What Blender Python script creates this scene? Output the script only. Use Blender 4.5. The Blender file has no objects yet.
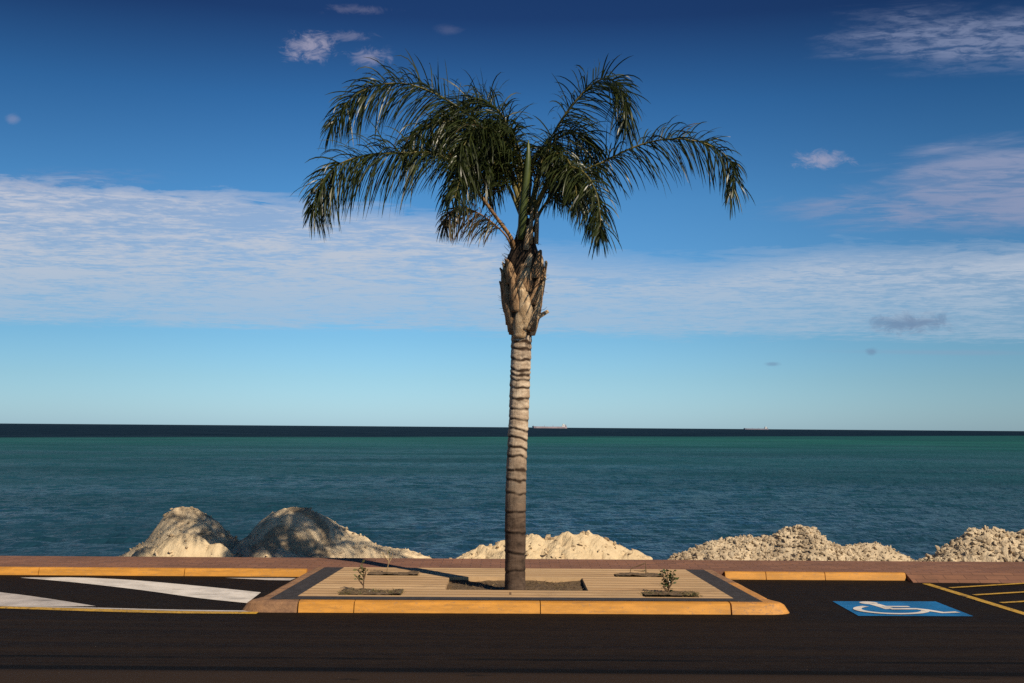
import bpy, bmesh, math, random
import numpy as np
from mathutils import Vector, Matrix, noise as mnoise
from mathutils.geometry import delaunay_2d_cdt

random.seed(11)
rng = np.random.default_rng(11)
S = bpy.context.scene
COL = S.collection
RAD = math.radians

# ------------------------------------------------------------------ camera
F_PX = 1138.0
CAM = Vector((0, 0, 1.6))
th = math.atan(85.7 / F_PX)
ph = math.atan(0.0075)
FW = Vector((0, math.cos(th), math.sin(th)))
R0 = Vector((1, 0, 0)); U0 = Vector((0, -math.sin(th), math.cos(th)))
RI = R0 * math.cos(ph) + U0 * math.sin(ph)
UP = -R0 * math.sin(ph) + U0 * math.cos(ph)
cam_d = bpy.data.cameras.new('camera'); cam = bpy.data.objects.new('camera', cam_d); COL.objects.link(cam)
M = Matrix((RI, UP, -FW)).transposed().to_4x4(); M.translation = CAM
cam.matrix_world = M
cam_d.sensor_width = 36; cam_d.sensor_fit = 'HORIZONTAL'; cam_d.lens = 36 * F_PX / 1024
cam_d.clip_start = 0.1; cam_d.clip_end = 90000
S.camera = cam

def ray(px, py):
    return FW + RI * ((px - 512) / F_PX) + UP * (-(py - 341.5) / F_PX)
def at_z(px, py, z):
    d = ray(px, py); return CAM + d * ((z - CAM.z) / d.z)
def at_y(px, py, y):
    d = ray(px, py); return CAM + d * (y / d.y)

# ------------------------------------------------------------------ helpers
def tag(o, label=None, cat=None, group=None, kind=None):
    if label: o['label'] = label
    if cat: o['category'] = cat
    if group: o['group'] = group
    if kind: o['kind'] = kind
    return o
def empty(name, loc):
    o = bpy.data.objects.new(name, None); o.empty_display_size = .1
    COL.objects.link(o); o.location = loc; return o
def link(name, me, mats, parent=None):
    o = bpy.data.objects.new(name, me); COL.objects.link(o)
    for m in (mats if isinstance(mats, (list, tuple)) else [mats]): me.materials.append(m)
    if parent is not None:
        o.parent = parent; o.matrix_parent_inverse = Matrix.Translation(parent_world(parent)).inverted()
    return o
def parent_world(p):
    v = p.location.copy()
    while p.parent: p = p.parent   # roots only: children are built in world coordinates with identity transforms
    return p.location.copy()
class MB:
    def __init__(s): s.v = []; s.f = []; s.mi = []; s.sm = []
    def add(s, vs, fs, mi=0, smooth=False):
        b = len(s.v); s.v += [tuple(v) for v in vs]
        for f in fs: s.f.append(tuple(i + b for i in f)); s.mi.append(mi); s.sm.append(smooth)
    def build(s, name, mats, parent=None):
        me = bpy.data.meshes.new(name); me.from_pydata(s.v, [], s.f)
        me.polygons.foreach_set('material_index', s.mi); me.polygons.foreach_set('use_smooth', s.sm)
        me.update(); return link(name, me, mats, parent)
def box(mb, x0, x1, y0, y1, z0, z1, mi=0):
    v = [(x0,y0,z0),(x1,y0,z0),(x1,y1,z0),(x0,y1,z0),(x0,y0,z1),(x1,y0,z1),(x1,y1,z1),(x0,y1,z1)]
    mb.add(v, [(0,3,2,1),(4,5,6,7),(0,1,5,4),(1,2,6,5),(2,3,7,6),(3,0,4,7)], mi)
def tube(mb, pts, rads, n=8, mi=0, cap=True):
    pts = [Vector(p) for p in pts]; vs = []; ref = None
    for i, p in enumerate(pts):
        t = (pts[min(i+1, len(pts)-1)] - pts[max(i-1, 0)]).normalized()
        if ref is None: ref = Vector((0,0,1)).cross(t) if abs(t.z) < .9 else Vector((1,0,0))
        a = (ref - t * ref.dot(t)).normalized(); ref = a; b = t.cross(a)
        for k in range(n):
            q = 2*math.pi*k/n
            vs.append(p + (a*math.cos(q) + b*math.sin(q)) * rads[i])
    fs = []
    for i in range(len(pts)-1):
        for k in range(n):
            fs.append((i*n+k, i*n+(k+1)%n, (i+1)*n+(k+1)%n, (i+1)*n+k))
    if cap:
        fs.append(tuple(range(n-1, -1, -1))); fs.append(tuple((len(pts)-1)*n+k for k in range(n)))
    mb.add(vs, fs, mi, True)
def catmull(P, n):
    P = [Vector(p) for p in P]; Q = [P[0]*2-P[1]] + P + [P[-1]*2-P[-2]]
    out = []; m = len(P)-1
    for i in range(n+1):
        u = i/n*m; k = min(int(u), m-1); t = u-k
        a,b,c,d = Q[k],Q[k+1],Q[k+2],Q[k+3]
        out.append(0.5*((2*b)+(c-a)*t+(2*a-5*b+4*c-d)*t*t+(3*b-a-3*c+d)*t**3))
    return out
def sheet(name, poly, z, mat, hole=None):
    mb = MB(); mb.add([(p[0], p[1], z) for p in poly], [tuple(range(len(poly)))]); return mb.build(name, mat)

# ------------------------------------------------------------------ node helper
class NT:
    def __init__(s, tree): s.t = tree; s.n = tree.nodes; s.l = tree.links
    def new(s, typ, **kw):
        n = s.n.new(typ)
        for k, v in kw.items(): setattr(n, k, v)
        return n
    def put(s, sock, val):
        if isinstance(val, E): s.l.new(val.s, sock)
        elif hasattr(val, 'is_output'): s.l.new(val, sock)
        else: sock.default_value = val
    def m(s, op, *a, clamp=False):
        n = s.new('ShaderNodeMath', operation=op, use_clamp=clamp)
        for i, x in enumerate(a): s.put(n.inputs[i], x)
        return E(s, n.outputs[0])
    def comb(s, x, y, z):
        n = s.new('ShaderNodeCombineXYZ')
        for i, q in enumerate((x, y, z)): s.put(n.inputs[i], q)
        return n.outputs[0]
    def sep(s, v):
        n = s.new('ShaderNodeSeparateXYZ'); s.put(n.inputs[0], v); return [E(s, o) for o in n.outputs]
    def noise(s, vec, scale, detail=4, rough=.55, dist=0.0):
        n = s.new('ShaderNodeTexNoise'); s.put(n.inputs['Vector'], vec); s.put(n.inputs['Scale'], scale)
        n.inputs['Detail'].default_value = detail; n.inputs['Roughness'].default_value = rough; n.inputs['Distortion'].default_value = dist
        return E(s, n.outputs['Fac'])
    def mapr(s, v, a, b, c=0.0, d=1.0, smooth=True):
        n = s.new('ShaderNodeMapRange'); n.interpolation_type = 'SMOOTHSTEP' if smooth else 'LINEAR'
        for i, q in enumerate((v, a, b, c, d)): s.put(n.inputs[i], q)
        return E(s, n.outputs[0])
    def mix(s, fac, a, b, typ='MIX'):
        n = s.new('ShaderNodeMix', data_type='RGBA', blend_type=typ)
        s.put(n.inputs[0], fac)
        for sock, q in ((n.inputs[6], a), (n.inputs[7], b)):
            s.put(sock, (*q, 1) if isinstance(q, tuple) and len(q) == 3 else q)
        return n.outputs[2]
    def ramp(s, fac, stops):
        n = s.new('ShaderNodeValToRGB'); s.put(n.inputs[0], fac); e = n.color_ramp.elements
        while len(e) < len(stops): e.new(.5)
        for el, (p, c) in zip(e, stops): el.position = p; el.color = (*c, 1) if len(c) == 3 else c
        return n.outputs[0]
    def scale(s, vec, sx, sy, sz):
        n = s.new('ShaderNodeMapping'); s.put(n.inputs[0], vec); n.inputs[3].default_value = (sx, sy, sz); return n.outputs[0]
    def bump(s, h, strength, dist, normal=None):
        n = s.new('ShaderNodeBump'); s.put(n.inputs['Height'], h); n.inputs['Strength'].default_value = strength
        n.inputs['Distance'].default_value = dist
        if normal is not None: s.put(n.inputs['Normal'], normal)
        return n.outputs[0]
class E:
    def __init__(s, nt, sock): s.nt = nt; s.s = sock
    def __add__(s, o): return s.nt.m('ADD', s, o)
    __radd__ = __add__
    def __sub__(s, o): return s.nt.m('SUBTRACT', s, o)
    def __rsub__(s, o): return s.nt.m('SUBTRACT', o, s)
    def __mul__(s, o): return s.nt.m('MULTIPLY', s, o)
    __rmul__ = __mul__
    def __truediv__(s, o): return s.nt.m('DIVIDE', s, o)
    def __rtruediv__(s, o): return s.nt.m('DIVIDE', o, s)
def material(name):
    m = bpy.data.materials.new(name); m.use_nodes = True
    nt = NT(m.node_tree); b = nt.n['Principled BSDF']
    tc = nt.new('ShaderNodeTexCoord')
    g = nt.new('ShaderNodeNewGeometry')
    return m, nt, b, g.outputs['Position'], tc.outputs['Object']

# ------------------------------------------------------------------ sun and sky
SUN_EL = RAD(39.5)
SH = Vector((-0.64, 0.77, 0)).normalized()           # direction the shadows fall
SUN_DIR = Vector((-SH.x*math.cos(SUN_EL), -SH.y*math.cos(SUN_EL), math.sin(SUN_EL)))
sd = bpy.data.lights.new('sun', 'SUN'); sd.energy = 4.8; sd.angle = RAD(.5); sd.color = (1, .87, .68)
so = bpy.data.objects.new('sun', sd); COL.objects.link(so); so.rotation_euler = SUN_DIR.to_track_quat('Z', 'Y').to_euler(); so.location = (6, -8, 10)

W = bpy.data.worlds.new('World'); S.world = W; W.use_nodes = True
nt = NT(W.node_tree); bg = nt.n['Background']
sky = nt.new('ShaderNodeTexSky', sky_type='NISHITA', sun_disc=False)
sky.sun_elevation = SUN_EL; sky.sun_rotation = math.atan2(SUN_DIR.x, SUN_DIR.y)
sky.air_density = 1.0; sky.dust_density = .4; sky.ozone_density = 2.0
d = nt.sep(nt.new('ShaderNodeTexCoord').outputs['Generated'])
yy = nt.m('MAXIMUM', d[1], 0.02)
u = d[0] / yy; v = d[2] / yy
hor = nt.m('SQRT', d[0]*d[0] + d[1]*d[1]); el = d[2] / hor       # tan of elevation
front = nt.mapr(d[1], .1, .4)
# polarised deep blue of the upper sky
tint = nt.ramp(nt.m('MULTIPLY', el, 2.0, clamp=True), [(0, (.62,.97,1.50)), (.083, (.51,.83,1.19)), (.153, (.42,.76,1.08)), (.40, (.295,.66,.96)), (.575, (.165,.45,.73)), (.733, (.084,.185,.37)), (1, (.06,.14,.28))])
base = nt.mix(1.0, sky.outputs[0], tint, 'MULTIPLY')
au = nt.m('ABSOLUTE', d[0] / hor)                                  # vignette painted into the sky colour, dimmer towards both sides
vignette = nt.mapr(au, .08, .45, 1.0, .80)
base = nt.mix(1.0, base, nt.comb(vignette, vignette, vignette), 'MULTIPLY')
# clouds, on a sheet seen in perspective
iv = 1.0 / (v + .09)
sheetv = nt.comb(u*iv, iv, 0.0)
n_big = nt.noise(nt.comb(u*2.2, v*9.0, 3.1), 1.6, 4, .55)
n_str = nt.noise(nt.comb(u*iv*2.2, iv*4.4, 1.0), 1.9, 8, .62, .6)
n_fine = nt.noise(nt.comb(u*iv*9.0, iv*17.0, 5.0), 2.0, 6, .65, .4)
def px_u(px): return (px-512)/F_PX
def py_v(py): return (427.0-py)/F_PX
wob = (n_big - .5)
# main bank
bot = nt.mapr(v + (n_str-.5)*.022 + (n_fine-.5)*.008 + wob*.016 + u*.012, py_v(336), py_v(322))
topv = nt.ramp(nt.mapr(u, -.46, .46, 0, 1, False), [(0, (.221,)*3), (.14, (.214,)*3), (.30, (.205,)*3), (.43, (.192,)*3), (.52, (.168,)*3), (.68, (.155,)*3), (.80, (.168,)*3), (1, (.170,)*3)])
topw = nt.ramp(nt.mapr(u, -.46, .46, 0, 1, False), [(0, (.010,)*3), (.4, (.014,)*3), (.56, (.03,)*3), (1, (.022,)*3)])
dist = nt.m('SUBTRACT', topv, v + (n_str-.5)*.05 + (n_fine-.5)*.015)
top = nt.m('DIVIDE', dist, topw, clamp=True)
lr = nt.mapr(u, -.02, .12, 1.0, .95)
bank = bot * top * nt.mapr(n_str*.55 + n_fine*.45 + wob*.4, .38, .60, .42, 1.0) * lr * nt.mapr(v, py_v(335), py_v(250), .62, 1.0)
def patch(cx, cy, rx, ry, dens, nz, amp, soft=.5):
    a = (u - px_u(cx)) / (rx/F_PX); b = (v - py_v(cy)) / (ry/F_PX)
    r = nt.m('SQRT', a*a + b*b) + (nz - .5) * amp
    return nt.mapr(r, 1.0, 1.0 - soft, 0, dens)
n_w = nt.noise(nt.comb(u*5.0, v*38.0 - u*4.0, 7.3), 1.4, 8, .64, .7)
n_p = nt.noise(nt.comb(u*26.0, v*40.0, 2.2), 1.9, 8, .72, .9)
wis = nt.mapr(n_w, .40, .66)
n_s = nt.noise(nt.comb(u*iv*3.2, iv*7.5, 8.0), 1.7, 8, .64, .5)
right = patch(960, 205, 230, 26, .75, n_w, 1.2, .8) * nt.mapr(n_s, .36, .60, .1, 1)
right2 = patch(1050, 180, 215, 52, .85, n_w, 1.0, .5) * nt.mapr(n_s, .36, .60, .4, 1)
upr = patch(985, 28, 195, 44, .58, n_w, 1.3, .8) * nt.mapr(n_fine, .36, .62, .15, 1)
feath = patch(60, 180, 130, 17, .30, n_w, 1.4, .9) * nt.mapr(n_fine, .35, .7)
puffs = nt.m('MAXIMUM', patch(304, 41, 30, 19, .62, n_p, 3.0, 1.0), patch(362, 50, 27, 11, .42, n_p, 3.0, 1.0))
puffs = nt.m('MAXIMUM', puffs, patch(824, 154, 32, 12, .58, n_p, 2.8, 1.0))
puffs = nt.m('MAXIMUM', puffs, patch(342, 29, 26, 7, .24, n_p, 2.8, 1.0))
puffs = nt.m('MAXIMUM', puffs, patch(2, 118, 10, 7, .25, n_p, 1.2, .8))
puffs = nt.m('MAXIMUM', puffs, patch(352, 1, 40, 6, .16, n_p, 2.6, 1.0))
puffs = nt.m('MAXIMUM', puffs, patch(444, 22, 18, 7, .09, n_p, 1.4, .9))
grey = nt.m('MAXIMUM', patch(912, 320, 52, 14, .75, n_p, 2.6, 1.0), patch(872, 349, 8, 5, .5, n_p, 1.2, .8))
grey = nt.m('MAXIMUM', grey, patch(773, 362, 10, 3, .45, n_p, 1.0, .8))
low = patch(940, 349, 150, 4, .3, n_w, .9, .9)
CL = 7.9
ccol = nt.ramp(nt.m('MULTIPLY', v, 2.0, clamp=True), [(0, (.40*CL,.56*CL,.76*CL)), (.22, (.55*CL,.67*CL,.82*CL)), (.4, (.67*CL,.71*CL,.83*CL)), (.6, (.36*CL,.36*CL,.56*CL)), (.8, (.34*CL,.32*CL,.48*CL))])
c1 = nt.mix(bank * front, base, ccol)
c1 = nt.mix(nt.m('MAXIMUM', nt.m('MAXIMUM', right, right2), nt.m('MAXIMUM', upr, feath)) * front, c1, (.345*CL,.40*CL,.60*CL))
c1 = nt.mix(low * front, c1, (.34*CL,.44*CL,.62*CL))
c1 = nt.mix(puffs * front, c1, (.56*CL,.52*CL,.66*CL))
c1 = nt.mix(grey * front, c1, (.19*CL,.29*CL,.47*CL))
nt.l.new(c1, bg.inputs[0]); bg.inputs[1].default_value = .10

S.view_settings.view_transform = 'Standard'; S.view_settings.look = 'None'
S.view_settings.exposure = 0.0; S.view_settings.gamma = 1.0; S.view_settings.use_curve_mapping = False
S.render.engine = 'CYCLES'; S.cycles.use_denoising = False; S.cycles.max_bounces = 6
S.cycles.caustics_reflective = False; S.cycles.caustics_refractive = False

# ------------------------------------------------------------------ materials
def simple(name, col, rough=.8, var=.25, scale=30, bump=.0, bscale=80, spec=.3, col2=None):
    m, n, b, pos, ob = material(name)
    a = n.noise(ob, scale, 5, .6)
    c2 = col2 or tuple(c*(1-var) for c in col)
    n.put(b.inputs['Base Color'], n.mix(n.mapr(a, .35, .65), col, c2))
    b.inputs['Roughness'].default_value = rough; b.inputs['Specular IOR Level'].default_value = spec
    if bump: n.put(b.inputs['Normal'], n.bump(n.noise(ob, bscale, 6, .65), bump, .02))
    return m

# asphalt
m_road, n, b, pos, ob = material('asphalt')
x, y, z = n.sep(pos)
grit = n.noise(pos, 130, 3, .7)
blot = n.noise(pos, .9, 5, .6)
streak = n.noise(n.comb(x*.06, y*3.2, 0.0), 1.6, 6, .7)
streak2 = n.noise(n.comb(x*.25, y*16.0, 4.0), 1.0, 4, .7)
lane = n.mapr(y + (blot-.5)*.05, 9.56, 9.62, 1, 0)
bc = n.mix(n.mapr(streak, .38, .66), (.0085,.0052,.0036), (.0185,.0115,.0082))
bc = n.mix(n.mapr(streak2, .45, .75, 0, .55), bc, (.0055,.004,.0032))
bc = n.mix((1.0-lane)*.75, bc, (.0085,.0058,.0045))
bc = n.mix(n.mapr(y, 7.66, 7.45, 0, .85), bc, (.036,.0225,.0155))
# tar seams along the lane
def seam(yc, w, k):
    wv = n.noise(n.comb(x*.5, 0.0, k), 1.0, 3, .5)
    dd = n.m('ABSOLUTE', y - yc + (wv-.5)*.07)
    return n.mapr(dd, w, w*.45)
sm_ = n.m('MAXIMUM', seam(7.64, .085, 1.0), seam(8.0, .045, 5.0) * n.mapr(n.noise(n.comb(x*.8,0.0,9.0),1.0,2,.5), .42,.55))
mott = n.noise(n.scale(pos, 1, 2.2, 1), 7, 6, .7); spot = n.noise(n.scale(pos, 1, 1.6, 1), 2.6, 3, .5, 1.2)
bc = n.mix(n.mapr(mott, .42, .72, 0, .5), bc, (.026,.017,.012))
bc = n.mix(n.mapr(spot, .66, .72, 0, .6), bc, (.007,.006,.005))
peb = n.noise(pos, 38, 2, .5); bc = n.mix(n.mapr(peb, .74, .78, 0, .7), bc, (.16,.12,.09))
bc = n.mix(n.mapr(grit, .56, .74, 0, .65), bc, (.048,.037,.030))
bc = n.mix(sm_*.9, bc, (.0022,.002,.002))
n.put(b.inputs['Base Color'], bc)
n.put(b.inputs['Roughness'], n.mapr(streak, .3, .7, .72, .95)); b.inputs['Specular IOR Level'].default_value = .10
n.put(b.inputs['Normal'], n.bump(grit + blot*.6, .5, .006))

# clay pavers of the promenade
def pavers(name, c1, c2, mortar, sx, sy, bw, rh, ms=.012, freq=2, bias=0.0, jit=.5):
    m, n, b, pos, ob = material(name)
    t = n.new('ShaderNodeTexBrick'); n.put(t.inputs['Vector'], n.scale(pos, sx, sy, 1))
    t.inputs['Color1'].default_value = (*c1, 1); t.inputs['Color2'].default_value = (*c2, 1); t.inputs['Mortar'].default_value = (*mortar, 1)
    t.inputs['Scale'].default_value = 1; t.inputs['Mortar Size'].default_value = ms; t.inputs['Brick Width'].default_value = bw; t.inputs['Row Height'].default_value = rh
    t.inputs['Bias'].default_value = bias; t.inputs['Mortar Smooth'].default_value = .2
    nz = n.noise(pos, 1.3, 6, .65); fine = n.noise(n.scale(pos, 14, 60, 20), 1, 5, .65)
    c = n.mix(n.mapr(nz, .35, .7, 0, jit), t.outputs['Color'], tuple(q*.62 for q in c1))
    c = n.mix(n.mapr(fine, .5, .8, 0, .35), c, tuple(q*.55 for q in c2))
    n.put(b.inputs['Base Color'], c); b.inputs['Roughness'].default_value = .85; b.inputs['Specular IOR Level'].default_value = .25
    inv = 1.0 - E(n, t.outputs['Fac'])
    n.put(b.inputs['Normal'], n.bump(inv + fine*.25, .5, .006))
    return m
m_prom = pavers('clay_pavers', (.30,.145,.088), (.215,.105,.072), (.13,.07,.05), 1, 1, .22, .11, .006, jit=.6)
m_deck = pavers('timber_look_pavers', (.70,.475,.26), (.52,.325,.165), (.13,.068,.034), 1, 1, 17.3, .165, .012, jit=.45)
def stain(m, amt, col, sc):
    n = NT(m.node_tree); b = n.n['Principled BSDF']; src = b.inputs['Base Color'].links[0].from_socket
    g = n.new('ShaderNodeNewGeometry').outputs['Position']
    f = n.noise(n.scale(g, 1, 2.5, 1), sc, 6, .7, .8); f2 = n.noise(g, 45, 4, .7)
    c = n.mix(n.mapr(f, .46, .70, 0, amt), src, col); c = n.mix(n.mapr(f2, .62, .74, 0, amt), c, (.50,.37,.22))
    n.put(b.inputs['Base Color'], c)
stain(m_deck, .38, (.20,.125,.07), 1.7); stain(m_prom, .5, (.12,.066,.046), 1.1)
m_band = simple('charcoal_pavers', (.052,.045,.046), .85, .35, 12, .3, 60)
m_bare = simple('bare_brown_concrete', (.34,.185,.095), .85, .4, 9, .4, 90, col2=(.20,.11,.065))
m_soil = simple('sandy_soil', (.19,.125,.07), .95, .5, 25, .6, 70)
m_darksoil = simple('dark_planting_soil', (.20,.135,.08), .95, .5, 25, .6, 70)
m_wall = simple('concrete', (.36,.31,.25), .9, .3, 5, .3, 30)

# yellow paint, worn through to concrete
def paint(name, col, under, wear=.66, rough=.6):
    m, n, b, pos, ob = material(name)
    a = n.noise(n.scale(pos, 1, 1, 3), 9, 8, .7); c = n.noise(n.scale(pos, 1.5, 1.5, 9), 2.2, 6, .65); gr = n.noise(pos, 120, 3, .7)
    bc = n.mix(n.mapr(c, .38, .62, 0, .8), col, tuple(q*.70 for q in col))
    bc = n.mix(n.mapr(gr, .55, .8, 0, .3), bc, tuple(q*.5 for q in col))
    bc = n.mix(n.mapr(a, wear, wear+.06, 0, .8), bc, under)
    ch = n.noise(n.scale(pos, 1, 1, 2), 34, 5, .7); sc = n.noise(n.scale(pos, 2.2, 6, 30), 1, 5, .7)
    bc = n.mix(n.mapr(ch, wear-.05, wear+.0, 0, .7), bc, under)
    bc = n.mix(n.mapr(sc, .54, .72, 0, .55), bc, tuple(q*.45 for q in under))
    n.put(b.inputs['Base Color'], bc); b.inputs['Roughness'].default_value = rough; b.inputs['Specular IOR Level'].default_value = .3
    n.put(b.inputs['Normal'], n.bump(gr, .25, .004))
    return m
m_yel = paint('yellow_kerb_paint', (.66,.295,.048), (.36,.2,.09), .63)
m_yel2 = paint('orange_kerb_paint', (.66,.30,.065), (.30,.17,.09), .60)
m_white = paint('white_road_paint', (.82,.75,.68), (.16,.13,.11), .70)
m_dull = paint('dull_white_road_paint', (.58,.52,.48), (.13,.11,.10), .66)
m_line = paint('yellow_road_paint', (.62,.36,.045), (.06,.045,.03), .60)
m_blue = paint('blue_road_paint', (.013,.165,.42), (.02,.05,.08), .66)

# sea
m_sea, n, b, pos, ob = material('sea_water')
x, y, z = n.sep(pos)
r = n.m('SQRT', x*x + y*y)
patch0 = n.noise(n.comb(x*.012, y*.05, 7.0), 1.0, 5, .6)
big = n.noise(n.comb(x*.006, y*.02, 0.0), 1.0, 4, .6)
edge = y - x*1.15 + (big-.5)*90.0
deep = n.mapr(edge + (patch0-.5)*70.0, 350, 398)
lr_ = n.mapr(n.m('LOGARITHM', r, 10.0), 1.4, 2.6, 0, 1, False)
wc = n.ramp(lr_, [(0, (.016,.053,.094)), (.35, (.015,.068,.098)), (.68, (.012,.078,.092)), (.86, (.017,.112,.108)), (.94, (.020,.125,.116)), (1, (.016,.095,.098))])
patchy = n.noise(n.comb(x*.02, y*.07, 2.0), 1.0, 5, .6)
wc = n.mix(n.mapr(patchy, .38, .66, 0, .5), wc, (.008,.042,.062))
wc = n.mix(deep, wc, (.0035,.0135,.030))
r1 = n.noise(n.comb(x/.16, y/.30, 1.0), 1.0, 3, .6, .3); r2 = n.noise(n.comb(x/.7, y/1.1, 2.0), 1.0, 3, .6, .3); r3 = n.noise(n.comb(x/5.0, y/9.0, 3.0), 1.0, 4, .6)
r0_ = n.noise(n.comb(x/.33, y/.75, 6.0), 1.0, 2, .5)
nrm = n.bump(r0_*.10 + r1*.045 + r2*.16 + r3*.22, 1.0, 1.0)
n.put(b.inputs['Base Color'], wc); b.inputs['Roughness'].default_value = .6; b.inputs['Specular IOR Level'].default_value = 0.0
n.put(b.inputs['Normal'], nrm)
gl = n.new('ShaderNodeBsdfGlossy'); gl.inputs['Roughness'].default_value = .12; n.put(gl.inputs['Normal'], nrm)
frs = n.new('ShaderNodeFresnel'); frs.inputs['IOR'].default_value = 1.33; n.put(frs.inputs['Normal'], nrm)
mxs = n.new('ShaderNodeMixShader')
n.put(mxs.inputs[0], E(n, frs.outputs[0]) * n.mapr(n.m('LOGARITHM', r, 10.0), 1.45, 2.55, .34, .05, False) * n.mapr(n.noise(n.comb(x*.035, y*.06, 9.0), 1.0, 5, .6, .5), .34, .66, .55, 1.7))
n.l.new(b.outputs[0], mxs.inputs[1]); n.l.new(gl.outputs[0], mxs.inputs[2]); n.l.new(mxs.outputs[0], n.n['Material Output'].inputs[0])

# sand
def sandmat(name, c1, c2, bump=.6):
    m, n, b, pos, ob = material(name)
    a = n.noise(pos, 5.5, 6, .65); f = n.noise(pos, 55, 4, .7); g = n.noise(pos, 17, 5, .65)
    bc = n.mix(n.mapr(a, .35, .68), c1, c2)
    bc = n.mix(n.mapr(g, .60, .72, 0, .55), bc, tuple(q*.45 for q in c2))
    n.put(b.inputs['Base Color'], bc); b.inputs['Roughness'].default_value = .95; b.inputs['Specular IOR Level'].default_value = .15
    n.put(b.inputs['Normal'], n.bump(f*.6 + g*.8, bump, .03))
    return m
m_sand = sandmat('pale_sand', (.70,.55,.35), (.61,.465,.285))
def dark_patches(m, col, amt):  # mixes darker noise patches into the sand colour
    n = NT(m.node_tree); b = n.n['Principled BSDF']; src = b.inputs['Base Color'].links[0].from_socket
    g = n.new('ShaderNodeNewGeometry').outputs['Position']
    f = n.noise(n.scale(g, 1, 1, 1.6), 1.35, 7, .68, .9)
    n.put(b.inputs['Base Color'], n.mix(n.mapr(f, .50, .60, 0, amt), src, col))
m_sandmix = sandmat('sand_with_dark_patches', (.76,.60,.39), (.68,.52,.33), .45); dark_patches(m_sandmix, (.20,.135,.08), .6)
m_sanddirt = sandmat('dirty_sand', (.62,.48,.31), (.40,.29,.18), .9)
m_rock = sandmat('limestone_rubble', (.68,.55,.38), (.46,.36,.245), .9)
m_rock2 = sandmat('grey_limestone_rubble', (.58,.47,.33), (.40,.31,.21), .9)
m_beach = sandmat('wet_beach', (.30,.23,.15), (.20,.15,.10))

# palm
m_trunk, n, b, pos, ob = material('palm_bark')
at = n.new('ShaderNodeAttribute', attribute_name='band'); band = E(n, at.outputs['Fac'])
x, y, z = n.sep(pos)
fib = n.noise(n.scale(pos, 60, 60, 7), 1, 6, .7); mot = n.noise(n.scale(pos, 9, 9, 22), 1, 5, .7, .5)
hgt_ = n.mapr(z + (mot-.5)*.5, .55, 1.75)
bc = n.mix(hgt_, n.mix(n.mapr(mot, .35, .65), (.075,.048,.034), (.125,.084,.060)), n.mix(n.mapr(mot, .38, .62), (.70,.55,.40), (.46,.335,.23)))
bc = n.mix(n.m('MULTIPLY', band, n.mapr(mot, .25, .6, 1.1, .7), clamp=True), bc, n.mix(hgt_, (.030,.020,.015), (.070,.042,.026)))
bc = n.mix(n.mapr(fib, .5, .75, 0, .45), bc, (.12,.08,.055))
n.put(b.inputs['Base Color'], bc); b.inputs['Roughness'].default_value = .9; b.inputs['Specular IOR Level'].default_value = .2
n.put(b.inputs['Normal'], n.bump(fib + mot, .7, .012))
def bootmat(name, c1, c2, c3):
    m, n, b, pos, ob = material(name)
    f = n.noise(n.scale(pos, 110, 110, 8), 1, 5, .7, .4); mo = n.noise(pos, 14, 4, .6)
    bc = n.mix(n.mapr(mo, .35, .65), c1, c2); bc = n.mix(n.mapr(f, .48, .66, 0, .85), bc, c3)
    n.put(b.inputs['Base Color'], bc); b.inputs['Roughness'].default_value = .88; b.inputs['Specular IOR Level'].default_value = .2
    n.put(b.inputs['Normal'], n.bump(f, .8, .012)); return m
m_boot = bootmat('dry_leaf_base', (.50,.31,.165), (.27,.155,.08), (.06,.036,.022))
m_boot2 = bootmat('pale_leaf_base', (.72,.53,.33), (.50,.33,.18), (.16,.10,.06))
m_fib = simple('dark_palm_fibre', (.065,.04,.025), .95, .5, 40)
m_stalk = simple('leaf_stalk', (.20,.155,.04), .55, .5, 8, col2=(.09,.085,.025), spec=.35)
m_stalkdry = simple('dry_leaf_stalk', (.36,.20,.075), .7, .5, 12, col2=(.15,.075,.032))
m_spear = simple('green_spear', (.10,.125,.03), .45, .4, 10, col2=(.055,.075,.02), spec=.5)
def leafmat(name, c1, c2, c3):
    m, n, b, pos, ob = material(name)
    a = n.noise(pos, 9, 4, .6); f = n.noise(pos, 70, 2, .6)
    bc = n.mix(n.mapr(a, .38, .62), c1, c2); bc = n.mix(n.mapr(f, .58, .72, 0, .8), bc, c3)
    n.put(b.inputs['Base Color'], bc); b.inputs['Roughness'].default_value = .36; b.inputs['Specular IOR Level'].default_value = .38
    tr = n.new('ShaderNodeBsdfTranslucent'); n.put(tr.inputs[0], n.mix(.5, bc, (.09,.12,.02)))
    mx = n.new('ShaderNodeMixShader'); mx.inputs[0].default_value = .12
    n.l.new(b.outputs[0], mx.inputs[1]); n.l.new(tr.outputs[0], mx.inputs[2])
    n.l.new(mx.outputs[0], n.n['Material Output'].inputs[0]); return m
m_leaf = leafmat('palm_leaflet', (.020,.029,.008), (.038,.050,.012), (.085,.075,.026))
m_leafdry = leafmat('brown_palm_leaflet', (.12,.08,.04), (.07,.05,.026), (.20,.14,.07))
m_shrub = leafmat('shrub_leaf', (.045,.075,.022), (.075,.10,.035), (.16,.15,.06))
m_shrubdry = leafmat('faded_shrub_leaf', (.16,.15,.06), (.09,.085,.035), (.34,.28,.15))
m_twig = simple('twig_bark', (.17,.105,.06), .9, .4, 40)
m_twigpale = simple('pale_twig_bark', (.42,.29,.16), .9, .4, 40)
m_grass = simple('dry_grass', (.30,.20,.095), .9, .4, 8, col2=(.13,.10,.045))
m_weed = simple('low_weed', (.085,.085,.03), .8, .4, 8, col2=(.17,.12,.05))
m_hull = simple('hazy_red_hull', (.44,.36,.40), .6, .2, .05)  # distance haze is mixed into both hull colours
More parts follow.
